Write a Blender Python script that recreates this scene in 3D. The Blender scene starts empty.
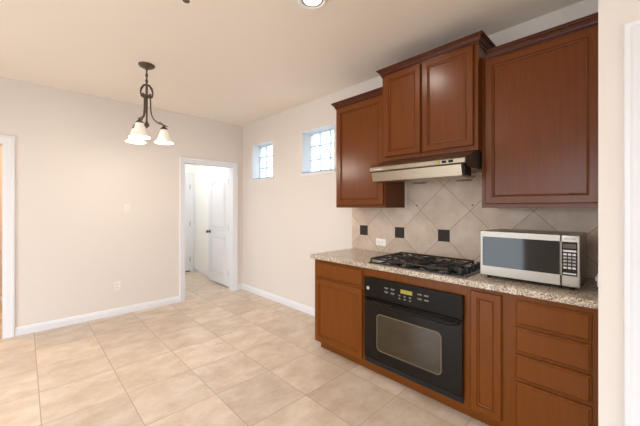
import bpy, bmesh, math, random
from mathutils import Vector, Matrix
random.seed(7)
sc = bpy.context.scene
COL = sc.collection
PI = math.pi

# ------------------------------------------------------------------ camera
H = 1.373
cam_d = bpy.data.cameras.new('camera'); cam = bpy.data.objects.new('camera', cam_d); COL.objects.link(cam)
cam_d.sensor_width = 36.0; cam_d.lens = 305.64/640*36.0; cam_d.shift_y = -5.95/640; cam_d.clip_start = 0.02
cam.location = (0, 0, H); cam.rotation_euler = (PI/2, 0, -math.radians(44.1))
sc.camera = cam

# ------------------------------------------------------------------ exposure, world, big lights
sc.view_settings.view_transform = 'Standard'; sc.view_settings.look = 'None'
sc.view_settings.gamma = 1.0; sc.view_settings.use_curve_mapping = False
sc.view_settings.exposure = -0.17
w = bpy.data.worlds.new('daylight'); sc.world = w; w.use_nodes = True
wt = w.node_tree; bg = wt.nodes['Background']
tcw = wt.nodes.new('ShaderNodeTexCoord'); sxw = wt.nodes.new('ShaderNodeSeparateXYZ'); rpw = wt.nodes.new('ShaderNodeValToRGB')
wt.links.new(tcw.outputs['Generated'], sxw.inputs[0]); mpw = wt.nodes.new('ShaderNodeMapRange'); mpw.inputs[1].default_value = -1.0
wt.links.new(sxw.outputs[2], mpw.inputs[0]); wt.links.new(mpw.outputs[0], rpw.inputs[0])
for el, (p_, c_) in zip([rpw.color_ramp.elements[0], rpw.color_ramp.elements[1], rpw.color_ramp.elements.new(0.5), rpw.color_ramp.elements.new(0.62)],
    [(0.0, (0.30, 0.33, 0.30, 1)), (1.0, (0.62, 0.80, 1.0, 1)), (0.49, (0.42, 0.47, 0.45, 1)), (0.53, (0.90, 0.96, 1.0, 1))]):
    el.position = p_; el.color = c_
rpw.color_ramp.elements[-1].color = (3.6, 4.1, 4.6, 1); e_ = rpw.color_ramp.elements.new(0.72); e_.color = (2.6, 2.9, 3.2, 1)
wt.links.new(rpw.outputs[0], bg.inputs['Color']); bg.inputs['Strength'].default_value = 2.6
sc.cycles.max_bounces = 10; sc.cycles.diffuse_bounces = 6; sc.cycles.glossy_bounces = 4; sc.cycles.transmission_bounces = 8
sc.cycles.sample_clamp_indirect = 6.0
try:
    sc.cycles.use_denoising = True
except Exception:
    pass

def area(name, loc, rot, sx, sy, power, color, shape='RECTANGLE', spread=PI):
    d = bpy.data.lights.new(name, 'AREA'); d.shape = shape; d.size = sx
    if shape in ('RECTANGLE', 'ELLIPSE'): d.size_y = sy
    d.energy = power; d.color = color; d.spread = spread
    o = bpy.data.objects.new(name, d); COL.objects.link(o); o.location = loc; o.rotation_euler = rot
    return o
WARM = (1.0, 0.90, 0.80)
# daylight through the patio windows of the living side (west wall) and the rear wall
DAY = (0.80, 0.89, 1.0)
area('patio_daylight', (-2.62, 2.5, 1.1), (0, -PI/2, 0), 2.1, 2.2, 56, DAY)
area('sink_window_daylight', (-2.62, 0.6, 1.65), (0, -PI/2, 0), 1.1, 1.1, 36, DAY)
area('patio_daylight', (-2.62, -1.75, 1.3), (0, -PI/2, 0), 2.0, 2.1, 4, DAY)
area('rear_daylight', (-0.5, -3.42, 1.3), (PI/2, 0, PI), 3.0, 2.0, 116, (0.68, 0.84, 1.0))
# the recessed ceiling lamps of the kitchen (the visible one and its neighbours behind the camera)
CAN = (1.355, 1.47)
for (x, y) in (CAN, (-0.9, 1.6), (0.6, -1.2), (-1.8, -1.2)):
    area('downlight_lamp', (x, y, 2.712), (0, 0, 0), 0.13, 0.13, 9, WARM, 'DISK')
# utility room and hallway lamps
area('utility_lamp', (1.95, 5.6, 2.70), (0, 0, 0), 0.5, 0.5, 23, (0.90, 0.96, 1.0))
area('hall_lamp', (-0.9, 5.5, 2.70), (0, 0, 0), 0.3, 0.3, 40, (1.0, 0.70, 0.42))

# ------------------------------------------------------------------ material helpers
def lin(r, g, b):
    f = lambda c: (c/255/12.92) if c/255 <= 0.04045 else ((c/255+0.055)/1.055)**2.4
    return (f(r), f(g), f(b), 1.0)
class NT:
    def __init__(s, name):
        s.m = bpy.data.materials.new(name); s.m.use_nodes = True; s.t = s.m.node_tree
        s.p = s.t.nodes['Principled BSDF']; s.out = s.t.nodes['Material Output']
    def n(s, typ, **kw):
        x = s.t.nodes.new(typ)
        for k, v in kw.items():
            if k.startswith('i_'): x.inputs[int(k[2:])].default_value = v
            else: setattr(x, k, v)
        return x
    def l(s, a, b): s.t.links.new(a, b)
    def math(s, op, a, b=None, c=None):
        x = s.n('ShaderNodeMath', operation=op)
        for i, v in enumerate((a, b, c)):
            if v is None: continue
            if hasattr(v, 'links'): s.l(v, x.inputs[i])
            else: x.inputs[i].default_value = v
        return x.outputs[0]
    def mix(s, fac, a, b, blend='MIX'):
        x = s.n('ShaderNodeMix', data_type='RGBA', blend_type=blend)
        for i, v in ((0, fac), (6, a), (7, b)):
            if hasattr(v, 'links'): s.l(v, x.inputs[i])
            else: x.inputs[i].default_value = v
        return x.outputs[2]
    def coord(s, scale=(1, 1, 1), loc=(0, 0, 0)):
        tc = s.n('ShaderNodeTexCoord'); mp = s.n('ShaderNodeMapping')
        mp.inputs['Scale'].default_value = scale; mp.inputs['Location'].default_value = loc
        s.l(tc.outputs['Object'], mp.inputs['Vector']); return mp.outputs['Vector']
    def noise(s, vec, scale, detail=3, rough=0.5):
        x = s.n('ShaderNodeTexNoise'); x.inputs['Scale'].default_value = scale
        x.inputs['Detail'].default_value = detail; x.inputs['Roughness'].default_value = rough
        if vec is not None: s.l(vec, x.inputs['Vector'])
        return x.outputs['Fac']
    def ramp(s, fac, stops):
        x = s.n('ShaderNodeValToRGB'); e = x.color_ramp.elements
        while len(e) < len(stops): e.new(0.5)
        for el, (p, c) in zip(e, stops): el.position = p; el.color = c
        s.l(fac, x.inputs['Fac']); return x.outputs['Color']
    def bump(s, h, strength=0.2, dist=0.01):
        x = s.n('ShaderNodeBump'); x.inputs['Strength'].default_value = strength; x.inputs['Distance'].default_value = dist
        s.l(h, x.inputs['Height']); s.l(x.outputs['Normal'], s.p.inputs['Normal'])
    def set(s, **kw):
        for k, v in kw.items():
            k = k.replace('_', ' ')
            if hasattr(v, 'links'): s.l(v, s.p.inputs[k])
            else: s.p.inputs[k].default_value = v
        return s
def plain(name, rgb, rough=0.5, metal=0.0, var=0.04, **kw):
    t = NT(name); c = lin(*rgb)
    f = t.noise(t.coord(), 9.0, 2)
    d = tuple(max(0, x*(1-var*2)) for x in c[:3]) + (1,); u = tuple(min(1, x*(1+var*2)) for x in c[:3]) + (1,)
    t.set(Base_Color=t.ramp(f, [(0.3, d), (0.7, u)]), Roughness=rough, Metallic=metal, **kw)
    return t.m

def paint(name, rgb, rough=0.6, bump=0.06):
    t = NT(name); c = lin(*rgb)
    f = t.noise(t.coord(), 1.3, 2)
    d = tuple(x*0.985 for x in c[:3]) + (1,)
    t.set(Base_Color=t.ramp(f, [(0.35, d), (0.65, c)]), Roughness=rough)
    t.bump(t.noise(t.coord(), 140, 2), bump, 0.002); return t.m

def wood(name, dark, mid, light, rough=0.34, coat=0.34):
    t = NT(name)
    v = t.coord((28, 28, 2.2)); g = t.noise(v, 1.6, 6, 0.62)
    blot = t.noise(t.coord((1, 1, 0.7)), 7.0, 4, 0.6)
    col = t.ramp(g, [(0.25, lin(*dark)), (0.5, lin(*mid)), (0.78, lin(*light))])
    col = t.mix(t.math('MULTIPLY', blot, 0.5), col, lin(*dark))
    t.set(Base_Color=col, Roughness=rough, Coat_Weight=coat, Coat_Roughness=0.25, Specular_IOR_Level=0.06)
    t.bump(g, 0.05, 0.002); return t.m

def floor_tiles():
    t = NT('travertine_floor_tile')
    tc = t.n('ShaderNodeTexCoord'); sp = t.n('ShaderNodeSeparateXYZ'); t.l(tc.outputs['Object'], sp.inputs[0])
    P = 0.466
    u = t.math('DIVIDE', t.math('SUBTRACT', sp.outputs[0], 0.08), P); v = t.math('DIVIDE', t.math('SUBTRACT', sp.outputs[1], 1.674), P)
    def edge(q):
        f = t.math('FRACT', q); return t.math('MINIMUM', f, t.math('SUBTRACT', 1.0, f))
    e = t.math('MINIMUM', edge(u), edge(v))
    grout = t.n('ShaderNodeMapRange', i_1=0.0036, i_2=0.0078, i_3=1.0, i_4=0.0); t.l(e, grout.inputs[0]); grout = grout.outputs[0]
    cb = t.n('ShaderNodeCombineXYZ'); t.l(t.math('FLOOR', u), cb.inputs[0]); t.l(t.math('FLOOR', v), cb.inputs[1])
    wn = t.n('ShaderNodeTexWhiteNoise', noise_dimensions='2D'); t.l(cb.outputs[0], wn.inputs['Vector'])
    off = t.n('ShaderNodeVectorMath', operation='SCALE'); t.l(wn.outputs['Color'], off.inputs[0]); off.inputs['Scale'].default_value = 13.0
    add = t.n('ShaderNodeVectorMath', operation='ADD'); t.l(tc.outputs['Object'], add.inputs[0]); t.l(off.outputs[0], add.inputs[1])
    stv = t.n('ShaderNodeMapping'); stv.inputs['Scale'].default_value = (0.95, 1.3, 1); t.l(add.outputs[0], stv.inputs['Vector'])
    n1 = t.noise(stv.outputs[0], 4.6, 8, 0.66); n2 = t.noise(stv.outputs[0], 15, 6, 0.65)
    col = t.ramp(n1, [(0.28, lin(180, 158, 136)), (0.44, lin(198, 179, 159)), (0.56, lin(209, 193, 176)), (0.72, lin(221, 209, 196))])
    col = t.mix(t.math('MULTIPLY', n2, 0.4), col, lin(184, 159, 129))
    tint = t.n('ShaderNodeMapRange', i_3=0.90, i_4=1.05); t.l(wn.outputs['Value'], tint.inputs[0])
    hv = t.n('ShaderNodeHueSaturation'); t.l(col, hv.inputs['Color']); t.l(tint.outputs[0], hv.inputs['Value'])
    col = t.mix(grout, hv.outputs[0], lin(170, 148, 126))
    t.set(Base_Color=col, Roughness=t.math('ADD', t.math('MULTIPLY', grout, 0.4), 0.29))
    hgt = t.math('ADD', t.math('MULTIPLY', grout, -1.0), t.math('MULTIPLY', n2, 0.15)); t.bump(hgt, 0.25, 0.003)
    return t.m

def splash_tiles():
    t = NT('diagonal_tumbled_stone_tile')
    tc = t.n('ShaderNodeTexCoord'); sp = t.n('ShaderNodeSeparateXYZ'); t.l(tc.outputs['Object'], sp.inputs[0])
    p = t.math('SUBTRACT', sp.outputs[1], 1.164); q = t.math('SUBTRACT', sp.outputs[2], 1.124)
    u = t.math('DIVIDE', t.math('ADD', p, q), 0.437); v = t.math('DIVIDE', t.math('SUBTRACT', p, q), 0.437)
    def edge(x):
        f = t.math('FRACT', x); return t.math('MINIMUM', f, t.math('SUBTRACT', 1.0, f))
    e = t.math('MINIMUM', edge(u), edge(v))
    gr = t.n('ShaderNodeMapRange', i_1=0.004, i_2=0.0085, i_3=1.0, i_4=0.0); t.l(e, gr.inputs[0]); grout = gr.outputs[0]
    cb = t.n('ShaderNodeCombineXYZ'); t.l(t.math('FLOOR', u), cb.inputs[0]); t.l(t.math('FLOOR', v), cb.inputs[1])
    wn = t.n('ShaderNodeTexWhiteNoise', noise_dimensions='2D'); t.l(cb.outputs[0], wn.inputs['Vector'])
    off = t.n('ShaderNodeVectorMath', operation='SCALE'); t.l(wn.outputs['Color'], off.inputs[0]); off.inputs['Scale'].default_value = 9.0
    add = t.n('ShaderNodeVectorMath', operation='ADD'); t.l(tc.outputs['Object'], add.inputs[0]); t.l(off.outputs[0], add.inputs[1])
    n1 = t.noise(add.outputs[0], 6.0, 6, 0.6); n2 = t.noise(add.outputs[0], 30, 3, 0.5)
    col = t.ramp(n1, [(0.3, lin(188, 168, 150)), (0.5, lin(202, 184, 167)), (0.72, lin(214, 199, 184))])
    col = t.mix(t.math('MULTIPLY', n2, 0.25), col, lin(178, 150, 126))
    tint = t.n('ShaderNodeMapRange', i_3=0.93, i_4=1.05); t.l(wn.outputs['Value'], tint.inputs[0])
    hv = t.n('ShaderNodeHueSaturation'); t.l(col, hv.inputs['Color']); t.l(tint.outputs[0], hv.inputs['Value'])
    col = t.mix(grout, hv.outputs[0], lin(150, 122, 94))
    t.set(Base_Color=col, Roughness=0.55, Specular_IOR_Level=0.35)
    t.bump(t.math('ADD', t.math('MULTIPLY', grout, -1.0), t.math('MULTIPLY', n2, 0.2)), 0.3, 0.003)
    return t.m

def granite():
    t = NT('speckled_granite')
    v = t.coord()
    vo = t.n('ShaderNodeTexVoronoi', feature='F1'); vo.inputs['Scale'].default_value = 150; t.l(v, vo.inputs['Vector'])
    cell = t.n('ShaderNodeSeparateColor'); t.l(vo.outputs['Color'], cell.inputs[0])
    big = t.noise(v, 26, 4, 0.6)
    k = t.math('ADD', t.math('MULTIPLY', cell.outputs[0], 0.75), t.math('MULTIPLY', big, 0.3))
    col = t.ramp(k, [(0.12, lin(88, 74, 64)), (0.26, lin(140, 123, 106)), (0.45, lin(168, 153, 134)), (0.66, lin(184, 170, 151)), (0.88, lin(212, 202, 188))])
    t.set(Base_Color=col, Roughness=0.2); return t.m

def steel(name, rgb=(160, 152, 142), rough=0.36, dirn=(2, 2, 300)):
    t = NT(name); n = t.noise(t.coord(dirn), 1.0, 3)
    c = lin(*rgb); d = tuple(x*0.9 for x in c[:3]) + (1,)
    t.set(Base_Color=t.ramp(n, [(0.3, d), (0.7, c)]), Metallic=1.0, Roughness=rough)
    t.bump(n, 0.03, 0.001); return t.m

def emit(name, rgb, strength, base=(1, 1, 1, 1)):
    t = NT(name); n = t.noise(t.coord(), 30, 2)
    t.set(Base_Color=base, Roughness=0.35, Emission_Color=t.ramp(n, [(0.2, tuple(x*0.93 for x in rgb)+(1,)), (0.8, rgb+(1,))]), Emission_Strength=strength)
    return t.m

def block_glass():
    t = NT('wavy_block_glass')
    v = t.coord()
    n = t.noise(v, 22, 2, 0.5)
    b = t.n('ShaderNodeBump'); b.inputs['Strength'].default_value = 0.9; b.inputs['Distance'].default_value = 0.02; t.l(n, b.inputs['Height'])
    g = t.n('ShaderNodeBsdfGlass'); g.inputs['Roughness'].default_value = 0.08; g.inputs['IOR'].default_value = 1.35
    g.inputs['Color'].default_value = (0.95, 0.985, 1, 1); t.l(b.outputs[0], g.inputs['Normal'])
    tr = t.n('ShaderNodeBsdfTranslucent'); tr.inputs['Color'].default_value = (0.93, 0.97, 1, 1)
    mx = t.n('ShaderNodeMixShader'); mx.inputs[0].default_value = 0.3
    t.l(g.outputs[0], mx.inputs[1]); t.l(tr.outputs[0], mx.inputs[2]); t.l(mx.outputs[0], t.out.inputs['Surface'])
    return t.m

def pale_mortar():
    t = NT('pale_mortar'); tr = t.n('ShaderNodeBsdfTranslucent'); tr.inputs['Color'].default_value = (0.55, 0.66, 0.78, 1)
    t.set(Base_Color=t.ramp(t.noise(t.coord(), 60, 2), [(0.3, lin(200, 215, 230)), (0.7, lin(215, 228, 240))]), Roughness=0.7)
    mx = t.n('ShaderNodeMixShader'); mx.inputs[0].default_value = 0.5
    t.l(t.p.outputs[0], mx.inputs[1]); t.l(tr.outputs[0], mx.inputs[2]); t.l(mx.outputs[0], t.out.inputs['Surface']); return t.m

M_wall = paint('beige_wall_paint', (219, 211, 204), 0.55)
M_ceil = paint('ceiling_paint', (236, 226, 214), 0.7, 0.1)
M_white = paint('white_trim_paint', (224, 224, 228), 0.35, 0.02)
M_utilwall = paint('pale_utility_paint', (243, 241, 236), 0.6)
M_floor = floor_tiles()
M_splash = splash_tiles()
M_granite = granite()
M_wood = wood('cherry_stained_maple', (100, 52, 9), (110, 58, 11), (118, 64, 14))
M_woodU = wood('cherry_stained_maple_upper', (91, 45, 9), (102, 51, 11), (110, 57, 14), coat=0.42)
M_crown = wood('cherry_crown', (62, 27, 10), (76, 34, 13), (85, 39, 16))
M_steel = steel('brushed_stainless')
M_steelV = steel('brushed_stainless_hood', (166, 152, 134), 0.3, (2, 2, 260))
M_darksteel = plain('dark_painted_steel', (74, 64, 56), 0.4, 0.3)
M_black = plain('black_enamel', (25, 20, 15), 0.3, Specular_IOR_Level=0.12)
M_blackgl = plain('black_glass', (18, 17, 17), 0.06, Specular_IOR_Level=0.6)
M_ovenglass = plain('oven_door_glass', (26, 21, 16), 0.12, Specular_IOR_Level=0.2)
M_ovenwin = plain('oven_window_glass', (46, 36, 18), 0.04, IOR=1.66)
M_iron = plain('cast_iron', (38, 33, 29), 0.45)
M_knob = plain('black_knob_plastic', (28, 29, 34), 0.3)
M_bronze = plain('oil_rubbed_bronze', (92, 76, 62), 0.45, 0.4)
M_plastic = plain('white_plastic', (240, 238, 232), 0.35)
M_plasticD = plain('shadow_slot', (60, 54, 48), 0.6)
M_wire = plain('grey_wire', (128, 118, 106), 0.45)
M_almond = plain('almond_plastic', (228, 221, 214), 0.45)
M_grey = plain('grey_button', (150, 150, 150), 0.45)
M_lightbtn = plain('pale_button', (206, 206, 204), 0.4)
M_print = plain('pale_print', (120, 116, 106), 0.5)
M_accent = plain('dark_slate_tile', (50, 44, 38), 0.6, var=0.12, Specular_IOR_Level=0.25)
M_nickel = plain('satin_nickel', (150, 140, 125), 0.35, 0.9)
M_rim = plain('dull_bronze_rim', (112, 100, 78), 0.45, 0.4)
M_shade = emit('frosted_lit_glass', (1.0, 0.86, 0.66), 0.38, (0.72, 0.69, 0.64, 1))
M_lens = emit('lit_downlight_lens', (1.0, 0.95, 0.86), 4.0)
M_bulb = emit('lit_bulb', (1.0, 0.86, 0.62), 6.0)
M_disp = emit('amber_clock_display', (0.62, 0.50, 0.04), 0.5, (0.1, 0.09, 0.01, 1))
M_glass = block_glass()
M_mortar = pale_mortar()
M_void = plain('dark_gap', (24, 18, 14), 0.8)

# ------------------------------------------------------------------ mesh helpers
class M:
    def __init__(s): s.b = bmesh.new()
    def box(s, x0, x1, y0, y1, z0, z1, bev=0.0, seg=2):
        x0, x1 = min(x0, x1), max(x0, x1); y0, y1 = min(y0, y1), max(y0, y1); z0, z1 = min(z0, z1), max(z0, z1)
        t = bmesh.new()
        bmesh.ops.create_cube(t, size=1.0)
        for v in t.verts: v.co = Vector(((x0+x1)/2 + v.co.x*(x1-x0), (y0+y1)/2 + v.co.y*(y1-y0), (z0+z1)/2 + v.co.z*(z1-z0)))
        if bev: bmesh.ops.bevel(t, geom=list(t.edges), offset=bev, segments=seg, affect='EDGES', profile=0.5)
        s.add(t); return s
    def add(s, t):
        mp = {v: s.b.verts.new(v.co) for v in t.verts}
        for f in t.faces:
            try: s.b.faces.new([mp[v] for v in f.verts])
            except ValueError: pass
        t.free()
    def loft(s, rings, cap0=False, cap1=False, closed=True):
        R = [[s.b.verts.new(Vector(p)) for p in r] for r in rings]
        n = len(R[0])
        for a, b in zip(R, R[1:]):
            for i in range(n if closed else n-1):
                j = (i+1) % n
                s.b.faces.new((a[i], a[j], b[j], b[i]))
        if cap0: s.b.faces.new(R[0][::-1])
        if cap1: s.b.faces.new(R[-1])
        return s
    def tube(s, pts, r, n=8, closed=False):
        pts = [Vector(p) for p in pts]; N = len(pts)
        rad = r if isinstance(r, (list, tuple)) else [r]*N
        up = None; rings = []
        for i, p in enumerate(pts):
            a = pts[(i-1) % N] if (closed or i > 0) else p; b = pts[(i+1) % N] if (closed or i < N-1) else p
            d = (b-a).normalized()
            if up is None: up = d.orthogonal().normalized()
            up = (up - d*up.dot(d)).normalized(); sd = d.cross(up)
            rings.append([p + (up*math.cos(2*PI*k/n) + sd*math.sin(2*PI*k/n))*rad[i] for k in range(n)])
        if closed: rings.append(rings[0])
        s.loft(rings, not closed, not closed)
        if closed: bmesh.ops.remove_doubles(s.b, verts=s.b.verts, dist=1e-6)
        return s
    def lathe(s, prof, c, n=24, axis='Z', cap0=True, cap1=True):
        rings = []
        for r, h in prof:
            ring = []
            for k in range(n):
                a = 2*PI*k/n; x, y = r*math.cos(a), r*math.sin(a)
                ring.append({'Z': (c[0]+x, c[1]+y, c[2]+h), 'X': (c[0]+h, c[1]+x, c[2]+y), 'Y': (c[0]+x, c[1]+h, c[2]+y)}[axis])
            rings.append(ring)
        s.loft(rings, cap0, cap1); return s
    def prism(s, poly, a, b, axis='Y'):
        f = {'Y': lambda p, t: (p[0], t, p[1]), 'X': lambda p, t: (t, p[0], p[1]), 'Z': lambda p, t: (p[0], p[1], t)}[axis]
        s.loft([[f(p, a) for p in poly], [f(p, b) for p in poly]], True, True); return s
W = {}
def build(m, name, mat, parent=None, origin=None, angle=50):
    bm = m.b if isinstance(m, M) else m
    bmesh.ops.recalc_face_normals(bm, faces=bm.faces)
    for f in bm.faces: f.smooth = True
    for e in bm.edges: e.smooth = e.is_manifold and e.calc_face_angle(0) < math.radians(angle)
    vs = [v.co for v in bm.verts]
    lo = Vector((min(v[i] for v in vs) for i in range(3))); hi = Vector((max(v[i] for v in vs) for i in range(3)))
    o_ = Vector(origin) if origin is not None else Vector(((lo.x+hi.x)/2, (lo.y+hi.y)/2, lo.z))
    bmesh.ops.translate(bm, verts=bm.verts, vec=-o_)
    me = bpy.data.meshes.new(name); bm.to_mesh(me); bm.free()
    me.materials.append(mat)
    ob = bpy.data.objects.new(name, me); COL.objects.link(ob); W[ob] = o_
    wn = ob.modifiers.new('weighted_normal', 'WEIGHTED_NORMAL'); wn.keep_sharp = True; wn.weight = 100
    if parent is not None:
        ob.parent = parent; ob.location = o_ - W[parent]
    else: ob.location = o_
    return ob
def tag(o, label, cat, group=None):
    o['label'] = label; o['category'] = cat
    if group: o['group'] = group
    return o
def thing(name, loc, label, cat, group=None):
    o = bpy.data.objects.new(name, None); COL.objects.link(o); o.empty_display_size = 0.1
    o.location = loc; W[o] = Vector(loc); return tag(o, label, cat, group)
def struct(o, label=None):
    o['kind'] = 'structure'
    if label: o['label'] = label
    return o
def sbox(name, mat, boxes, label=None, origin=(0, 0, 0)):
    m = M()
    for b in boxes: m.box(*b)
    return struct(build(m, name, mat, origin=origin), label)

# ------------------------------------------------------------------ the shell
XW, YB, ZC = 2.643, 4.595, 2.731
XL, YR = -2.4, -3.2
YF = 4.735                      # far face of the back wall
sbox('floor', M_floor, [(XL-0.3, XW+0.3, YR-0.3, 7.0, -0.1, 0.0)], 'beige travertine tile floor laid in a square grid')
sbox('ceiling', M_ceil, [(XL-0.3, XW+0.3, YR-0.3, 7.0, ZC, ZC+0.12)], 'plain light ceiling')
# kitchen wall with two openings for the block windows
WINS = [(3.725, 4.303, 1.812, 2.366), (2.485, 3.07, 1.812, 2.366)]
wk = []
ys = [YR-0.3, WINS[1][0], WINS[1][1], WINS[0][0], WINS[0][1], YF-0.02]
T = 0.26
for a, b in ((ys[0], ys[1]), (ys[2], ys[3]), (ys[4], ys[5])): wk.append((XW, XW+T, a, b, 0, ZC))
for (a, b, c, d) in WINS: wk += [(XW, XW+T, a, b, 0, c), (XW, XW+T, a, b, d, ZC)]
sbox('wall_kitchen', M_wall, wk, 'beige wall behind the kitchen cabinets')
# back wall with the hallway opening and the utility doorway
HO = (-1.05, -0.149, 2.043); UD = (1.685, 2.473, 2.035)
sbox('wall_back', M_wall, [(XL, HO[0], YB, YF, 0, ZC), (HO[0], HO[1], YB, YF, HO[2], ZC), (HO[1], UD[0], YB, YF, 0, ZC),
     (UD[0], UD[1], YB, YF, UD[2], ZC), (UD[1], XW, YB, YF, 0, ZC)], 'wide plain beige wall at the end of the room')
# right-hand stub wall beside the cabinets and the closet front with its door
XS, YS = 1.76, 0.11
sbox('wall_right', M_wall, [(XS, XW, 0.0, YS, 0, ZC), (XS, XS+0.11, -0.035, 0.0, 0, ZC), (XS, XS+0.11, -0.80, -0.035, 2.045, ZC), (XS, XS+0.11, YR, -0.80, 0, ZC)],
     'beige stub wall beside the right end of the cabinets')
# living side, behind the camera
sbox('wall_left', M_wall, [(XL-0.14, XL, YR, -0.7, 0, 0.3), (XL-0.14, XL, YR, -2.8, 0.3, 2.3), (XL-0.14, XL, -0.7, 0.05, 0, 2.3),
     (XL-0.14, XL, 0.05, 1.15, 0, 1.1), (XL-0.14, XL, 0.05, 1.15, 2.2, 2.3), (XL-0.14, XL, 1.15, 1.4, 0, 2.3),
     (XL-0.14, XL, 3.6, 7.0, 0, ZC), (XL-0.14, XL, YR, 3.6, 2.3, ZC), (XL-0.14, XL, 1.4, 3.6, 2.12, 2.3)])
sbox('wall_rear', M_wall, [(XL, -2.0, YR-0.14, YR, 0, ZC), (1.0, XW, YR-0.14, YR, 0, ZC), (-2.0, 1.0, YR-0.14, YR, 0, 0.3), (-2.0, 1.0, YR-0.14, YR, 2.3, ZC)])
def unseen_window(name, m_boxes): struct(build(m_boxes, name, M_white))
m = M()
for y in (1.43, 2.5, 3.57): m.box(XL-0.09, XL-0.04, y-0.035, y+0.035, 0.0, 2.12)
for z in (0.03, 2.08): m.box(XL-0.09, XL-0.04, 1.43, 3.57, z-0.03, z+0.03)
unseen_window('window_3', m)
m = M()
for y in (-2.77, -1.75, -0.73): m.box(XL-0.09, XL-0.04, y-0.03, y+0.03, 0.3, 2.3)
for z in (0.33, 1.3, 2.27): m.box(XL-0.09, XL-0.04, -2.8, -0.7, z-0.02, z+0.02)
unseen_window('window_4', m)
m = M()
for x in (-1.97, -0.5, 0.97): m.box(x-0.03, x+0.03, YR-0.09, YR-0.04, 0.3, 2.3)
for z in (0.33, 2.27): m.box(-2.0, 1.0, YR-0.09, YR-0.04, z-0.02, z+0.02)
unseen_window('window_5', m)
m = M()
for y in (0.08, 0.6, 1.12): m.box(XL-0.09, XL-0.04, y-0.03, y+0.03, 1.1, 2.2)
for z in (1.13, 2.17): m.box(XL-0.09, XL-0.04, 0.05, 1.15, z-0.03, z+0.03)
unseen_window('window_6', m)
# rooms beyond the back wall
YU, YH = 6.62, 6.3
sbox('wall_utility', M_utilwall, [(XW, XW+T, YF-0.02, 7.0, 0, ZC), (1.2, XW, YU, YU+0.12, 0, ZC), (1.2, 1.3, YF, YU, 0, ZC)], 'pale wall of the utility room seen through the doorway')
sbox('wall_hall', M_wall, [(XL, 1.2, YH, YH+0.12, 0, ZC)], 'warm lit hallway wall glimpsed through the left opening')

def casing(name, axis, plane, a0, a1, zt, width, sgn, label, lining=None):
    prof = [(-0.012, 0), (-0.012, 0.010), (0.004, 0.013), (0.014, 0.013), (0.020, 0.017), (width*0.62, 0.019), (width*0.72, 0.024), (width*0.94, 0.022), (width, 0.014), (width, 0)]
    m = M(); rings = []
    for d, t in prof:
        pts = [(a0-d, 0), (a0-d, zt+d), (a1+d, zt+d), (a1+d, 0)]
        rings.append([((p, plane+sgn*t, z) if axis == 'Y' else (plane+sgn*t, p, z)) for p, z in pts])
    m.loft(rings, closed=False)
    for k in (0, 3): m.b.faces.new([m.b.verts.new(Vector(r[k])) for r in rings])
    if lining:
        l0, l1 = lining
        for (p, q, z0, z1) in ((a0-0.002, a0+0.012, 0, zt), (a1-0.012, a1+0.002, 0, zt), (a0, a1, zt-0.012, zt+0.002)):
            m.box(*((p, q, l0, l1) if axis == 'Y' else (l0, l1, p, q)), z0, z1)
    return struct(build(m, name, M_white, angle=14), label)
casing('trim_1', 'Y', YB, UD[0], UD[1], UD[2], 0.072, -1, 'white casing around the open utility doorway', (YB-0.002, YF))
casing('trim_2', 'Y', YB, HO[0], HO[1], HO[2], 0.082, -1, 'white casing of the opening at the left edge', (YB-0.002, YF))
casing('trim_3', 'X', XS, -0.80, -0.035, 2.045, 0.068, -1, 'white door casing at the right edge', (XS-0.002, XS+0.11))
casing('trim_4', 'Y', YU, 1.78, 2.56, 2.04, 0.06, -1, 'white casing of the far utility door')

def baseboard(name, runs, label=None):
    P = [(0.0, 0.0), (0.015, 0.0), (0.015, 0.058), (0.011, 0.064), (0.011, 0.072), (0.006, 0.082), (0.003, 0.09), (0.0, 0.09)]
    m = M()
    for axis, plane, a, b, sgn in runs:
        f = (lambda t, z, u: (u, plane+sgn*t, z)) if axis == 'Y' else (lambda t, z, u: (plane+sgn*t, u, z))
        m.loft([[f(t, z, a) for t, z in P], [f(t, z, b) for t, z in P]], True, True)
    return struct(build(m, name, M_white, angle=14), label)
baseboard('baseboard_back', [('Y', YB, HO[1]+0.082, UD[0]-0.072, -1), ('Y', YB, UD[1]+0.072, XW, -1)], 'white baseboard along the back wall')
baseboard('baseboard_kitchen', [('X', XW, 2.165, YB-0.015, -1)], 'white baseboard below the block windows')
baseboard('baseboard_right', [('X', XS, 0.033, YS+0.0, -1)])
baseboard('baseboard_utility', [('X', XW, YF, YU, -1), ('Y', YU, 1.3, 1.72, -1)])
baseboard('baseboard_hall', [('Y', YH, XL, 1.2, -1)])

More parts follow.
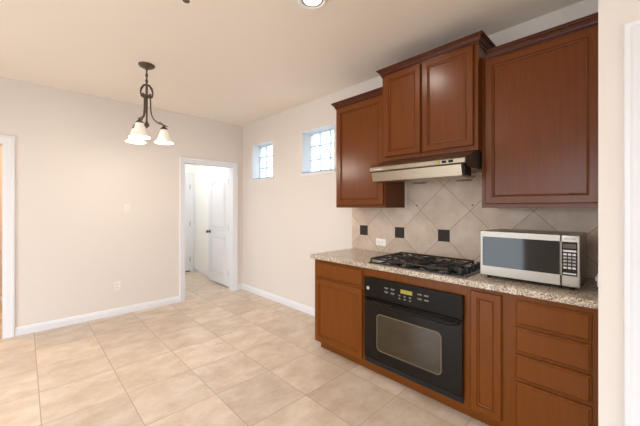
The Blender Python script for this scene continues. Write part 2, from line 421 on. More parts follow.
# ------------------------------------------------------------------ block windows
for k, (a, b, c, d) in enumerate(WINS):
    m = M()
    e = 0.006; xo = XW + 0.215
    m.box(XW+0.0, xo, b-e, b, c, d); m.box(XW, xo, a, a+e, c, d); m.box(XW, xo, a+e, b-e, d-e, d)
    win = struct(build(m, 'window_%d' % (k+1), M_white), ['small glass block window nearest the corner', 'small glass block window beside the left upper cabinet'][k])
    m = M(); m.box(XW-0.016, xo, a+e, b-e, c, c+0.012, 0.003); m.box(XW-0.016, XW, a-0.025, b+0.025, c-0.006, c+0.012, 0.003); m.box(XW-0.009, XW, a-0.018, b+0.018, c-0.03, c-0.006)
    build(m, 'window_sill', M_white, win)
    xg0, xg1 = XW+0.137, XW+0.205
    y0, y1, z0, z1 = a+e, b-e, c+0.012, d-e
    g = 0.010; py = (y1-y0)/3; pz = (z1-z0)/3
    m = M()
    for i in range(4):
        yy = y0+i*py; m.box(xg0+0.002, xg0+0.008, max(y0, yy-g/2), min(y1, yy+g/2), z0, z1)
        zz = z0+i*pz; m.box(xg0+0.002, xg0+0.008, y0, y1, max(z0, zz-g/2), min(z1, zz+g/2))
    build(m, 'mortar_grid', M_mortar, win)
    proto = None
    for i in range(3):
        for j in range(3):
            cy, cz = y0+(i+0.5)*py, z0+(j+0.5)*pz
            if proto is None:
                m = M(); m.box(xg0, xg1, cy-py/2+g/2, cy+py/2-g/2, cz-pz/2+g/2, cz+pz/2-g/2, 0.006, 3)
                proto = build(m, 'glass_block', M_glass, win, origin=(xg0, cy, cz)); base = (cy, cz)
            else:
                o = proto.copy(); COL.objects.link(o); o.parent = win
                o.location = proto.location + Vector((0, cy-base[0], cz-base[1])); W[o] = W[proto] + Vector((0, cy-base[0], cz-base[1]))

# ------------------------------------------------------------------ doors
def panel_bead(m, f, y0, y1, z0, z1, rise):
    """molded raised panel; f(u, d, z): u along the door, d proud of the face"""
    def ring(i, d):
        pts = [(y0+i, z0+i), (y1-i, z0+i)]
        hw = (y1-y0)/2-i; yc = (y0+y1)/2; zt = z1-i
        n = 14 if rise else 1
        for k in range(n+1):
            u = 1-2*k/n
            pts.append((yc+hw*u, zt-rise*(1-math.sqrt(max(0, 1-(0.86*u)**2)))/(1-math.sqrt(1-0.86**2)) if rise else zt))
        return [f(u, d, z) for u, z in pts]
    m.loft([ring(0, -0.001), ring(0.003, 0.008), ring(0.012, 0.009), ring(0.016, 0.0008), ring(0.034, 0.0008), ring(0.052, 0.009), ring(0.058, 0.009)], False, True)
def leaf(name, f, w_, h, z0, label, knob=None, hinges=None):
    """f maps (u 0..w, d proud of visible face, z)"""
    m = M(); t = 0.035
    m.loft([[f(0, 0, z0), f(w_, 0, z0), f(w_, 0, z0+h), f(0, 0, z0+h)], [f(0, -t, z0), f(w_, -t, z0), f(w_, -t, z0+h), f(0, -t, z0+h)]], True, True)
    d = struct(build(m, name, M_white), label)
    m = M(); panel_bead(m, f, 0.13, w_-0.13, z0+0.96, z0+h-0.15, 0.085); build(m, 'upper_panel', M_white, d, angle=18)
    m = M(); panel_bead(m, f, 0.13, w_-0.13, z0+0.14, z0+0.83, 0.0); build(m, 'lower_panel', M_white, d, angle=18)
    if knob is not None:
        m = M(); prev = []
        for r, d_ in ((0.032, 0.0), (0.032, 0.006), (0.012, 0.008), (0.011, 0.035), (0.022, 0.042), (0.027, 0.055), (0.022, 0.066), (0.004, 0.069)):
            prev.append([f(knob+r*math.cos(2*PI*k/16), d_, 0.92+r*math.sin(2*PI*k/16)) for k in range(16)])
        m.loft(prev, True, True); build(m, 'door_knob', M_bronze, d)
    if hinges is not None:
        for z in (0.26, 1.02, 1.80):
            m = M(); m.tube([f(hinges, 0.004, z-0.05), f(hinges, 0.004, z+0.05)], 0.008, 8); build(m, 'hinge', M_nickel, d)
    return d
# open door of the utility room, hinged on the right jamb and swung into the room along the wall
leaf('door_1', lambda u, d, z: (2.492-d, 4.785+u, z), 0.80, 1.992, 0.020, 'white two panel door standing open in the utility room', knob=0.735, hinges=-0.006)
leaf('door_2', lambda u, d, z: (2.56-u, YU-0.004-d, z), 0.78, 2.02, 0.018, 'white closed door on the far utility wall', hinges=0.012)
leaf('door_3', lambda u, d, z: (XS+0.05-d, -0.047-u, z), 0.741, 2.02, 0.01, 'white closet door beside the stub wall', knob=0.06)
m = M(); m.box(1.8, 2.55, YU-0.004, YU-0.001, 0.0, 0.018); struct(build(m, 'door_gap_shade', M_void))  # dark strip painted in as the shade of the gap under the far door

# ------------------------------------------------------------------ cabinet parts
def rect(i, x, y0, y1, z0, z1): return [(x, y0+i, z0+i), (x, y1-i, z0+i), (x, y1-i, z1-i), (x, y0+i, z1-i)]
def panel_door(y0, y1, z0, z1, xf, th=0.020, fw=0.050):
    m = M()
    R = [(0.0, th), (0.0, 0.005), (0.005, 0.0), (fw, 0.0), (fw+0.001, 0.006), (fw+0.005, 0.0065), (fw+0.009, 0.0030), (fw+0.013, 0.0045), (fw+0.015, 0.0110)]
    m.loft([rect(i, xf+d, y0, y1, z0, z1) for i, d in R], True, True); return m
def slab_front(y0, y1, z0, z1, xf, th=0.020):
    m = M(); R = [(0.0, th), (0.0, 0.010), (0.002, 0.0075), (0.006, 0.0070), (0.013, 0.0)]
    m.loft([rect(i, xf+d, y0, y1, z0, z1) for i, d in R], True, True); return m
def frame_front(m, x0, x1, y0, y1, z0, z1, holes):
    """face frame as bars: solid rectangle y0..y1,z0..z1 minus holes (grid of rails and stiles)"""
    ysx = sorted({y0, y1, *[h[0] for h in holes], *[h[1] for h in holes]}); zs = sorted({z0, z1, *[h[2] for h in holes], *[h[3] for h in holes]})
    for a, b in zip(ysx, ysx[1:]):
        for c, d in zip(zs, zs[1:]):
            if not any(h[0] <= (a+b)/2 <= h[1] and h[2] <= (c+d)/2 <= h[3] for h in holes): m.box(x0, x1, a, b, c, d)

XF = 2.03                       # face of the base cabinets
XD = 2.011                      # front of their doors
ZT = 0.874                      # underside of the granite
XB = XW-0.002                   # backs stand just off the wall
def carcass(y0, y1, open_front=False):
    m = M(); t = 0.018
    if not open_front:
        m.box(XF, XB, y0, y1, 0.085, ZT)
    else:
        m.box(XF+0.02, XB, y0, y0+t, 0.085, ZT); m.box(XF+0.02, XB, y1-t, y1, 0.085, ZT)
        m.box(XW-0.01, XB, y0+t, y1-t, 0.085, ZT); m.box(XF+0.02, XW-0.01, y0+t, y1-t, 0.085, 0.10)
        frame_front(m, XF, XF+0.02, y0, y1, 0.085, ZT, [open_front])
    return m
def toe(y0, y1): m = M(); m.box(2.10, XW-0.05, y0, y1, 0, 0.085); return m
BASE = [(1.556, 2.165), (0.745, 1.556), (0.515, 0.745), (0.118, 0.515)]
LB = ['cherry base cabinet at the left end of the counter with one drawer over a door',
      'cherry base cabinet built around the black wall oven',
      'narrow cherry base cabinet with one tall door right of the oven',
      'cherry drawer base cabinet below the microwave with four stacked drawers']
cabs = []
for (a, b), lb in zip(BASE, LB): cabs.append(thing('base_cabinet', ((XF+XW)/2, (a+b)/2, 0), lb, 'cabinet', 'base cabinets along the kitchen wall'))
OV = (0.767, 1.539, 0.118, 0.803)   # oven opening
for i, c in enumerate(cabs):
    a, b = BASE[i]
    build(carcass(a, b, OV if i == 1 else False), 'body', M_wood, c)
    build(toe(a, b-(0.0 if i else 0.012)), 'toe_kick', M_wood, c)
build(slab_front(1.578, 2.140, 0.712, 0.850, XD), 'drawer', M_wood, cabs[0], angle=14)
build(panel_door(1.578, 2.140, 0.110, 0.690, XD, fw=0.042), 'door', M_wood, cabs[0], angle=14)
build(panel_door(0.548, 0.722, 0.110, 0.850, XD, fw=0.038), 'door', M_wood, cabs[2], angle=14)
for z0, z1 in ((0.705, 0.842), (0.551, 0.688), (0.396, 0.534), (0.112, 0.379)):
    build(slab_front(0.150, 0.480, z0, z1, XD), 'drawer', M_wood, cabs[3], angle=14)

# ------------------------------------------------------------------ countertop and backsplash
m = M(); m.box(2.003, XB, 0.112, 2.205, ZT, 0.914, 0.006, 3)
tag(build(m, 'countertop', M_granite), 'speckled beige granite countertop running over the base cabinets', 'countertop')
m = M(); m.box(2.633, XB, 0.112, 2.203, 0.9145, 1.3665); m.box(2.633, XB, 0.765, 1.523, 1.367, 1.70)
bs = tag(build(m, 'backsplash', M_splash, origin=(0, 0, 0)), 'beige stone tile backsplash laid on the diagonal above the counter', 'backsplash')
for y in (2.038, 1.601, 1.164, 0.727, 0.290):
    m = M(); m.box(2.6315, 2.634, y-0.052, y+0.052, 1.124-0.052, 1.124+0.052, 0.0008); build(m, 'accent_tile', M_accent, bs)

# ------------------------------------------------------------------ upper cabinets
def crown(y0, y1, xf, zt, h, out, left=True, right=True):
    P = [(0.0, -h), (0.006, -h), (0.008, -h*0.80), (0.014, -h*0.72), (0.016, -h*0.58), (out*0.62, -h*0.34), (out*0.85, -h*0.22), (out*0.88, -h*0.14), (out, -h*0.12), (out, 0.0), (0.0, 0.0)]
    m = M(); rings = []
    for o, dz in P:
        l = o if left else 0; r = o if right else 0
        rings.append([(XB, y1+l, zt+dz), (xf-o, y1+l, zt+dz), (xf-o, y0-r, zt+dz), (XB, y0-r, zt+dz)])
    m.loft(rings, True, True, closed=False); return m
UPP = [(1.550, 2.145, 2.313, 1.367, 2.42), (0.752, 1.530, 2.240, 1.768, 2.535), (0.116, 0.751, 2.313, 1.367, 2.42)]
LU = ['cherry upper cabinet nearest the windows with a single tall door',
      'cherry two door upper cabinet above the range hood, raised higher than its neighbours',
      'wide cherry upper cabinet above the microwave with one large door']
ups = []
for (a, b, x, z0, z1), lb in zip(UPP, LU):
    c = thing('upper_cabinet', ((x+XW)/2, (a+b)/2, z0), lb, 'cabinet', 'upper cabinets on the kitchen wall'); ups.append(c)
    m = M(); m.box(x, XB, a, b, z0, z1); build(m, 'body', M_woodU, c)
build(panel_door(1.564, 2.124, 1.392, 2.372, 2.294), 'door', M_woodU, ups[0], angle=14)
build(panel_door(0.136, 0.727, 1.395, 2.385, 2.294, fw=0.044), 'door', M_woodU, ups[2], angle=14)
build(panel_door(1.171, 1.498, 1.800, 2.494, 2.221, fw=0.042), 'door', M_woodU, ups[1], angle=14)
build(panel_door(0.778, 1.155, 1.800, 2.494, 2.221, fw=0.042), 'door', M_woodU, ups[1], angle=14)
build(crown(1.550, 2.145, 2.313, 2.436, 0.062, 0.040, True, False), 'crown_moulding', M_crown, ups[0], angle=12)
build(crown(0.752, 1.530, 2.240, 2.556, 0.062, 0.040, True, True), 'crown_moulding', M_crown, ups[1], angle=12)
build(crown(0.116, 0.712, 2.313, 2.448, 0.062, 0.040, False, False), 'crown_moulding', M_crown, ups[2], angle=12)

# ------------------------------------------------------------------ range hood
hd = thing('range_hood', (2.35, 1.142, 1.58), 'brushed stainless under cabinet range hood below the raised middle cabinet', 'range hood')
HY0, HY1 = 0.768, 1.526
m = M(); m.prism([(2.055, 1.662), (2.051, 1.666), (2.051, 1.694), (2.056, 1.699), (2.245, 1.767), (2.631, 1.767), (2.631, 1.652), (2.10, 1.652)], HY0+0.001, HY1-0.001)
build(m, 'body', M_steelV, hd, angle=20)
m = M(); m.prism([(2.058, 1.664), (2.058, 1.697), (2.246, 1.766), (2.631, 1.766), (2.631, 1.640), (2.10, 1.640)], HY0-0.003, HY0+0.0012); build(m, 'side_panel', M_darksteel, hd)
m = M(); m.prism([(2.058, 1.664), (2.058, 1.697), (2.246, 1.766), (2.631, 1.766), (2.631, 1.640), (2.10, 1.640)], HY1-0.0012, HY1+0.003)
build(m, 'side_panel', M_darksteel, hd)
m = M(); m.prism([(2.066, 1.652), (2.064, 1.655), (2.082, 1.584), (2.086, 1.581), (2.20, 1.575), (2.20, 1.580), (2.094, 1.588), (2.076, 1.655)], HY0+0.03, HY1-0.008)
build(m, 'visor', M_steelV, hd)
m = M(); m.box(2.086, 2.19, HY0+0.012, HY0+0.029, 1.586, 1.652)
for k in range(5): m.box(2.082, 2.0862, HY0+0.012, HY0+0.029, 1.590+k*0.012, 1.596+k*0.012)
build(m, 'visor_bracket', M_black, hd); m = M(); m.box(2.084, 2.09, HY1-0.0075, HY1-0.002, 1.584, 1.652)
build(m, 'visor_bracket', M_black, hd)
for k, y in enumerate((0.952, 0.905, 0.860)):
    m = M(); m.box(2.043, 2.0515, y-0.014, y+0.014, 1.672, 1.689, 0.002)
    build(m, 'switch', M_disp if k == 0 else M_black, hd)
m = M(); m.box(2.0495, 2.0515, 1.405, 1.485, 1.672, 1.679); o = build(m, 'badge', M_lightbtn, hd)
for y in (1.325, 0.945):
    m = M(); c = (2.50, y)
    for r, z in ((0.085, 1.646), (0.078, 1.612), (0.055, 1.584)):
        m.tube([(c[0]+r*math.cos(2*PI*k/28), c[1]+r*math.sin(2*PI*k/28), z) for k in range(28)], 0.0032, 6, True)
    for k in range(6):
        a = PI*k/3; m.tube([(c[0]+r*math.cos(a), c[1]+r*math.sin(a), z) for r, z in ((0.085, 1.653), (0.078, 1.612), (0.055, 1.584), (0.0, 1.578))], 0.0019, 5)
    build(m, 'fan_guard', M_wire, hd)

# ------------------------------------------------------------------ wall oven
ov = thing('built_in_oven', (2.2, 1.153, 0.118), 'black built in oven with a glass window below the gas cooktop', 'oven')
m = M(); m.box(2.012, 2.56, 0.772, 1.534, 0.123, 0.798); build(m, 'body', M_black, ov)
m = M(); m.box(1.996, 2.028, 0.762, 1.544, 0.655, 0.808, 0.004)
cp = build(m, 'control_panel', M_black, ov)
m = M(); m.box(1.9945, 1.9965, 1.112, 1.205, 0.738, 0.766); build(m, 'clock_display', M_disp, cp)
def strip(y, z, w2, h2, x=1.9950): m.box(x, x+0.0015, y-w2, y+w2, z-h2, z+h2)
for col in range(2):
    for row in range(2):
        m = M(); strip(1.330-0.055*col, 0.752-0.030*row, 0.017, 0.004); strip(1.330-0.055*col, 0.744-0.030*row, 0.012, 0.0015); build(m, 'button_print', M_print, cp)
for col in range(3):
    for row in range(2):
        m = M(); strip(1.215-0.043*col, 0.718-0.022*row, 0.008, 0.005); build(m, 'button_print', M_print, cp)
for col in range(2):
    for row in range(2):
        m = M(); strip(1.055-0.050*col, 0.758-0.032*row, 0.016, 0.005); build(m, 'button_print', M_print, cp)
m = M(); m.lathe([(0.0135, 0), (0.0135, -0.002), (0.0125, -0.003)], (1.9962, 1.503, 0.722), 24, 'X'); bd = build(m, 'round_badge', M_lightbtn, cp)
m = M(); m.tube([(1.9935, 1.503+0.009*math.cos(a*PI/10), 0.722+0.009*math.sin(a*PI/10)) for a in range(20)], 0.0007, 5, True)
m.tube([(1.9935, 1.503+0.004*math.cos(a*PI/6)+0.0015, 0.722+0.005*math.sin(a*PI/6)) for a in range(-3, 8)], 0.0007, 5); build(m, 'badge_mark', M_darksteel, bd)
m = M(); m.box(1.996, 2.0285, 0.764, 1.542, 0.165, 0.648, 0.005)
od = build(m, 'door', M_ovenglass, ov)
def rrect(y0, y1, z0, z1, r, x, n=6):
    pts = []
    for cy, cz, a0 in ((y1-r, z1-r, 0), (y0+r, z1-r, PI/2), (y0+r, z0+r, PI), (y1-r, z0+r, 1.5*PI)):
        for k in range(n+1):
            a = a0+PI/2*k/n; pts.append((x, cy+r*math.cos(a), cz+r*math.sin(a)))
    return pts
m = M(); m.loft([rrect(0.905, 1.412, 0.252, 0.528, 0.03, 1.9965), rrect(0.905, 1.412, 0.252, 0.528, 0.03, 1.9950)], True, True); build(m, 'window', M_ovenwin, od)
m = M(); m.loft([rrect(0.897, 1.420, 0.244, 0.536, 0.036, 1.9963), rrect(0.898, 1.419, 0.245, 0.535, 0.035, 1.9940), rrect(0.904, 1.413, 0.251, 0.529, 0.031, 1.9938), rrect(0.905, 1.412, 0.252, 0.528, 0.03, 1.9963)]); build(m, 'window_rim', M_rim, od)
m = M()
pts = [(1.998, 1.518, 0.632), (1.975, 1.512, 0.632), (1.960, 1.490, 0.630)] + [(1.955-0.006*math.sin(PI*k/10), 1.47-0.634*k/10, 0.629) for k in range(11)] + [(1.960, 0.816, 0.630), (1.975, 0.794, 0.632), (1.998, 0.788, 0.632)]
m.tube(pts, 0.0135, 10); build(m, 'handle', M_black, od)
m = M(); m.box(2.004, 2.0285, 0.766, 1.540, 0.121, 0.160)
for k in range(3): m.box(2.000, 2.005, 0.775, 1.530, 0.126+k*0.011, 0.131+k*0.011)
build(m, 'lower_vent', M_void, ov)

# ------------------------------------------------------------------ gas cooktop
ck = thing('gas_cooktop', (2.31, 1.145, 0.914), 'black gas cooktop with cast iron grates set into the granite', 'cooktop')
CX0, CX1, CY0, CY1 = 2.050, 2.565, 0.762, 1.538
m = M(); m.loft([[(x, y, z) for x, y in ((CX0+i, CY0+i), (CX1-i, CY0+i), (CX1-i, CY1-i), (CX0+i, CY1-i))] for i, z in ((0, 0.914), (0, 0.918), (0.004, 0.922), (0.022, 0.923), (0.034, 0.9185))], True, True)
build(m, 'pan', M_blackgl, ck)
def grate(y0, y1):
    m = M(); z = 0.951; x0, x1 = CX0+0.018, CX1-0.02; h = 0.0056
    def bar(p, q, z0=z, z1=z, r=h): m.tube([(p[0], p[1], z0), ((p[0]+q[0])/2, (p[1]+q[1])/2, (z0+z1)/2), (q[0], q[1], z1)], r, 6)
    xm = (x0+x1)/2; ym = (y0+y1)/2
    for p, q in (((x0, y0), (x1, y0)), ((x0, y1), (x1, y1)), ((x0, y0), (x0, y1)), ((x1, y0), (x1, y1)), ((xm, y0), (xm, y1))): bar(p, q, z-0.004, z-0.004, 0.0075)
    for cx in ((x0+xm)/2, (xm+x1)/2):
        hx = (x1-x0)/4; hy = (y1-y0)/2
        for ux, uy in ((1, 0), (-1, 0), (0, 1), (0, -1)):
            bar((cx+ux*hx, ym+uy*hy), (cx+ux*0.028, ym+uy*0.028), z-0.003, z+0.004)
        for ux, uy in ((1, 1), (-1, 1), (1, -1), (-1, -1)):
            bar((cx+ux*hx, ym+uy*hy), (cx+ux*0.05, ym+uy*0.055), z-0.003, z+0.003)
    for x in (x0, xm, x1):
        for y in (y0, y1): m.tube([(x, y, 0.9185), (x, y, z)], 0.008, 6)
    return m
for a, b in ((1.213, 1.524), (0.892, 1.203)): build(grate(a, b), 'grate', M_iron, ck)
for y in (1.3685, 1.0475):
    for x in (2.188, 2.426):
        m = M(); m.lathe([(0.055, 0.9186), (0.052, 0.925), (0.036, 0.927), (0.036, 0.934), (0.040, 0.935), (0.040, 0.941), (0.030, 0.944)], (x, y, 0), 20); build(m, 'burner', M_iron, ck)
for x in (2.135, 2.255, 2.375, 2.495):
    m = M(); m.lathe([(0.026, 0.9186), (0.026, 0.922), (0.020, 0.923), (0.019, 0.944), (0.015, 0.947)], (x, 0.828, 0), 18); m.box(x-0.0045, x+0.0045, 0.810, 0.846, 0.944, 0.953, 0.002); build(m, 'knob', M_knob, ck)

# ------------------------------------------------------------------ microwave
mw = thing('microwave', (2.32, 0.458, 0.914), 'stainless countertop microwave with black glass door on the granite counter', 'microwave')
FX = 2.150; MY0, MY1, MZ0, MZ1 = 0.207, 0.709, 0.934, 1.218
m = M(); m.box(FX+0.018, 2.50, MY0+0.002, MY1-0.002, MZ0, MZ1-0.002, 0.004); build(m, 'body', M_steel, mw)
YSM = 0.289
def front(y0, y1, hole, x=FX):
    m = M()
    m.loft([rect(0, FX+0.018, y0, y1, MZ0, MZ1), rect(0, x+0.003, y0, y1, MZ0, MZ1), rect(0.003, x, y0, y1, MZ0, MZ1),
            [(x, hole[0], hole[2]), (x, hole[1], hole[2]), (x, hole[1], hole[3]), (x, hole[0], hole[3])],
            [(x+0.003, hole[0]+0.0003, hole[2]+0.0003), (x+0.003, hole[1]-0.0003, hole[2]+0.0003), (x+0.003, hole[1]-0.0003, hole[3]-0.0003), (x+0.003, hole[0]+0.0003, hole[3]-0.0003)]], True, True)
    return m
mdoor = build(front(YSM+0.001, MY1, (YSM+0.0018, 0.694, 0.994, 1.183)), 'door', M_steel, mw)
m = M(); m.box(FX+0.0015, FX+0.0045, YSM+0.0022, 0.693, 0.995, 1.182, 0.0008); build(m, 'window', M_blackgl, mdoor)
panel = build(front(MY0, YSM-0.001, (0.217, YSM-0.0018, 0.994, 1.182)), 'control_panel', M_steel, mw)
m = M(); m.box(FX+0.0012, FX+0.0045, 0.218, YSM-0.0022, 0.995, 1.181, 0.0008); pf = build(m, 'keypad', M_blackgl, panel)
m = M(); m.box(FX-0.0002, FX+0.0013, 0.224, 0.279, 1.146, 1.170); build(m, 'display', M_darksteel, pf)
m = M(); m.box(FX-0.0008, FX+0.0013, 0.223, 0.280, 1.126, 1.136, 0.0006); build(m, 'button', M_lightbtn, pf)
for r in range(5):
    for c_ in range(3):
        y = 0.271-c_*0.0195; z = 1.112-r*0.0185
        m = M(); m.box(FX-0.0006, FX+0.0013, y-0.0072, y+0.0072, z-0.0055, z+0.0055, 0.0006); build(m, 'button', M_lightbtn if r in (0, 4) else M_grey, pf)
m = M(); m.box(FX-0.0006, FX+0.0013, 0.223, 0.280, 1.003, 1.010, 0.0006); build(m, 'button', M_lightbtn, pf)
m = M(); m.box(FX-0.0012, FX+0.001, 0.216, YSM-0.006, 0.942, 0.988, 0.001); build(m, 'open_bar', M_steel, panel)
for y in (MY0+0.04, MY1-0.04):
    for x in (FX+0.05, 2.46): m = M(); m.lathe([(0.012, 0.914), (0.014, 0.935)], (x, y, 0), 12); build(m, 'foot', M_void, mw)
def text(body, size, loc, parent, name, mat, depth=0.0006):
    """lettering on a face that looks towards -X"""
    cu = bpy.data.curves.new(name, 'FONT'); cu.body = body; cu.size = size; cu.extrude = depth; cu.align_x = 'CENTER'; cu.align_y = 'CENTER'
    tmp = bpy.data.objects.new(name, cu); COL.objects.link(tmp)
    dg = bpy.context.evaluated_depsgraph_get(); me = bpy.data.meshes.new_from_object(tmp.evaluated_get(dg))
    bpy.data.objects.remove(tmp); bpy.data.curves.remove(cu)
    R = Matrix(((0, 0, -1), (-1, 0, 0), (0, 1, 0))).to_4x4()
    me.transform(R); me.name = name; me.materials.clear(); me.materials.append(mat)
    o = bpy.data.objects.new(name, me); COL.objects.link(o); W[o] = Vector(loc)
    o.parent = parent; o.location = Vector(loc)-W[parent]; return o
text('Panasonic', 0.0125, (FX-0.0003, 0.249, 1.199), panel, 'brand_lettering', M_void)

# ------------------------------------------------------------------ outlets and switches
def plate(name, label, cat, origin, f, w2, h2, kind, group, M_plastic=M_plastic):
    t = thing(name, origin, label, cat, group)
    m = M(); R = [(0, 0.0), (0, 0.003), (0.003, 0.006)]
    m.loft([[f(-w2+i, d, -h2+i), f(w2-i, d, -h2+i), f(w2-i, d, h2-i), f(-w2+i, d, h2-i)] for i, d in R], True, True); build(m, 'cover_plate', M_plastic, t)
    def quad(u0, u1, d0, d1, v0, v1): return [[f(u0, d, v0), f(u1, d, v0), f(u1, d, v1), f(u0, d, v1)] for d in (d0, d1)]
    if kind == 'switch':
        m = M(); m.loft(quad(-0.017, 0.017, 0.005, 0.0085, -0.034, 0.034), True, True); build(m, 'rocker', M_plastic, t)
    else:
        for s in (-1, 1):
            hz = kind == 'horizontal'
            cu, cv = (s*0.020, 0) if hz else (0, s*0.020)
            m = M(); m.loft(quad(cu-0.015, cu+0.015, 0.005, 0.0075, cv-0.014, cv+0.014), True, True); so = build(m, 'socket', M_plastic, t)
            for q in (-1, 1):
                m = M(); a, b = (cu-0.001, cv+q*0.006) if hz else (cu+q*0.006, cv+0.001)
                du, dv = (0.005, 0.0015) if hz else (0.0015, 0.005)
                m.loft(quad(a-du, a+du, 0.007, 0.0078, b-dv, b+dv), True, True); build(m, 'slot', M_plasticD, so)
    return t
plate('power_outlet', 'white horizontal outlet on the backsplash left of the cooktop', 'outlet', (2.633, 1.818, 1.013), lambda u, d, v: (2.633-d, 1.818-u, 1.013+v), 0.058, 0.036, 'horizontal', 'outlets and switches')
plate('power_outlet', 'white outlet low on the plain back wall above the baseboard', 'outlet', (0.852, YB, 0.367), lambda u, d, v: (0.852+u, YB-d, 0.367+v), 0.036, 0.058, 'vertical', 'outlets and switches', M_almond)
plate('light_switch', 'white light switch halfway up the plain back wall', 'switch', (0.962, YB, 1.361), lambda u, d, v: (0.962+u, YB-d, 1.361+v), 0.036, 0.058, 'switch', 'outlets and switches', M_almond)
so = plate('power_outlet', 'white outlet on the stub wall just above the counter beside the microwave', 'outlet', (2.30, YS, 0.985), lambda u, d, v: (2.30+u, YS+d, 0.985+v), 0.036, 0.058, 'vertical', 'outlets and switches')
pl = thing('plug', (2.30, YS+0.0078, 0.965), 'white plug in the stub wall outlet beside the microwave', 'plug')
m = M(); m.box(2.272, 2.328, YS+0.0079, 0.147, 0.932, 1.002, 0.004); build(m, 'body', M_plastic, pl)
m = M(); m.box(2.285, 2.315, 0.147, 0.156, 0.960, 0.985, 0.003); build(m, 'grip', M_plastic, pl)
for y, lb in ((1.417, 'tiny dark fixing in the backsplash under the left side of the hood'), (0.926, 'tiny dark fixing in the backsplash under the right side of the hood')):
    m = M(); m.lathe([(0.006, 0), (0.006, -0.004), (0.003, -0.006)], (2.633, y, 1.389), 10, 'X'); tag(build(m, 'screw', M_iron), lb, 'screw', 'screws in the backsplash')

# ------------------------------------------------------------------ pendant chandelier
PC = Vector((0.844, 3.252, 0))
ch = thing('pendant_chandelier', (PC.x, PC.y, ZC), 'bronze three arm chandelier with lit frosted glass bell shades', 'chandelier')
m = M(); m.lathe([(0.071, ZC), (0.071, ZC-0.006), (0.062, ZC-0.018), (0.040, ZC-0.030), (0.014, ZC-0.036), (0.009, ZC-0.05)], PC, 28); build(m, 'canopy', M_bronze, ch)
m = M(); m.tube([PC+Vector((0, 0, z)) for z in (ZC-0.045, ZC-0.09, 2.535)], 0.007, 8)
for k in range(5):
    z = 2.66-k*0.028; m.tube([PC+Vector(((0.010*math.cos(a*PI/6) if k % 2 else 0), (0 if k % 2 else 0.010*math.cos(a*PI/6)), z+0.018*math.sin(a*PI/6))) for a in range(12)], 0.003, 5, True)
build(m, 'chain', M_bronze, ch)
fw = Vector((math.sin(math.radians(44.1)), math.cos(math.radians(44.1)), 0)); rt = Vector((fw.y, -fw.x, 0))
DIRS = []
for k in range(3):
    a = math.radians(-90+8+120*k); DIRS.append((rt*math.cos(a) + fw*math.sin(a)).normalized())
m = M()
for d in [(rt*math.cos(math.radians(q))+fw*math.sin(math.radians(q))) for q in (0, 60, 120, 180, 240, 300)]:
    m.tube([PC+d*r+Vector((0, 0, z)) for r, z in ((0.006, 2.545), (0.030, 2.532), (0.052, 2.500), (0.060, 2.465), (0.052, 2.435), (0.032, 2.422), (0.022, 2.434), (0.030, 2.450), (0.042, 2.448))], 0.0062, 6)
m.tube([PC+Vector((0.030*math.cos(2*PI*k/20), 0.030*math.sin(2*PI*k/20), 2.432)) for k in range(20)], 0.010, 6, True)
build(m, 'scroll_crown', M_bronze, ch)
m = M(); m.lathe([(0.010, 2.545), (0.012, 2.44), (0.010, 2.40), (0.008, 2.20), (0.012, 2.18), (0.022, 2.165), (0.024, 2.150), (0.012, 2.138), (0.004, 2.128)], PC, 14); build(m, 'stem', M_bronze, ch)
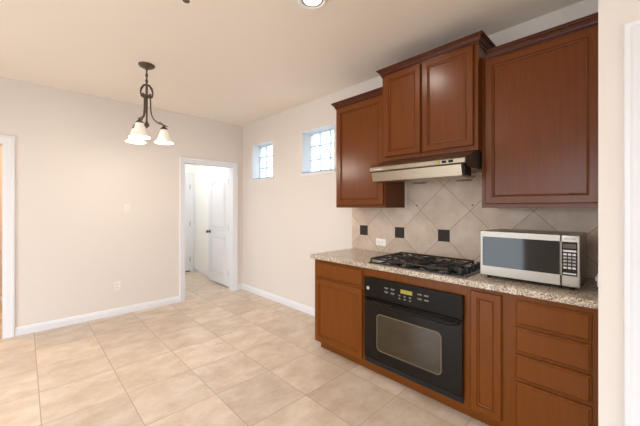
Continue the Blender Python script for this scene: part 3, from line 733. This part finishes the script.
for d in DIRS:
    m = M()
    prof = [(0.030, 2.440), (0.032, 2.39), (0.033, 2.32), (0.040, 2.265), (0.060, 2.222), (0.090, 2.198), (0.122, 2.186), (0.150, 2.180), (0.188, 2.170)]
    m.tube([PC+d*r+Vector((0, 0, z)) for r, z in prof], [0.006]*7+[0.0055, 0.003], 8)
    m.tube([PC+d*r+Vector((0, 0, z)) for r, z in ((0.100, 2.192), (0.114, 2.206), (0.130, 2.196), (0.138, 2.182))], 0.004, 6)
    arm = build(m, 'arm', M_bronze, ch)
    c = PC+d*0.150
    m = M(); m.lathe([(0.006, 2.182), (0.010, 2.172), (0.018, 2.160), (0.033, 2.142), (0.034, 2.134)], c, 18); build(m, 'shade_cap', M_bronze, arm)
    m = M(); m.lathe([(0.028, 2.142), (0.033, 2.132), (0.038, 2.112), (0.047, 2.080), (0.058, 2.048), (0.070, 2.024), (0.083, 2.012), (0.086, 2.006), (0.080, 2.007), (0.066, 2.019), (0.054, 2.046), (0.043, 2.080), (0.034, 2.112), (0.028, 2.130)], c, 28, cap0=True, cap1=False)
    build(m, 'glass_shade', M_shade, arm)
    m = M(); m.lathe([(0.010, 2.135), (0.012, 2.11), (0.024, 2.085), (0.028, 2.062), (0.020, 2.045), (0.004, 2.038)], c, 14); build(m, 'bulb', M_bulb, arm)
pl_d = bpy.data.lights.new('chandelier_glow', 'POINT'); pl_d.energy = 13; pl_d.color = WARM; pl_d.shadow_soft_size = 0.05
for d in DIRS:
    o = bpy.data.objects.new('chandelier_glow', pl_d); COL.objects.link(o); o.location = PC+d*0.150+Vector((0, 0, 1.99))

# ------------------------------------------------------------------ ceiling fixtures
dl = thing('recessed_downlight', (CAN[0], CAN[1], ZC), 'round lit recessed downlight in the ceiling above the cooktop side', 'ceiling light')
m = M(); c = (CAN[0], CAN[1], 0)
m.lathe([(0.098, ZC), (0.098, ZC-0.004), (0.090, ZC-0.009), (0.076, ZC-0.008), (0.072, ZC-0.002)], c, 36, cap0=False, cap1=False); build(m, 'trim_ring', M_plastic, dl)
m = M(); m.lathe([(0.0735, ZC-0.001), (0.0735, ZC-0.004), (0.058, ZC-0.0025)], c, 36); build(m, 'baffle', M_grey, dl)
m = M(); m.lathe([(0.058, ZC-0.002), (0.058, ZC-0.0045), (0.04, ZC-0.006)], c, 36); build(m, 'lens', M_lens, dl)
sp = thing('ceiling_sprinkler', (0.745, 1.998, ZC), 'small bronze sprinkler head in the ceiling at the top edge', 'sprinkler')
m = M(); m.lathe([(0.036, ZC), (0.034, ZC-0.008), (0.012, ZC-0.012)], (0.745, 1.998, 0), 20); build(m, 'escutcheon', M_plastic, sp)
m = M(); m.lathe([(0.010, ZC-0.011), (0.010, ZC-0.028), (0.006, ZC-0.036), (0.022, ZC-0.039), (0.022, ZC-0.042)], (0.745, 1.998, 0), 14); build(m, 'head', M_bronze, sp)
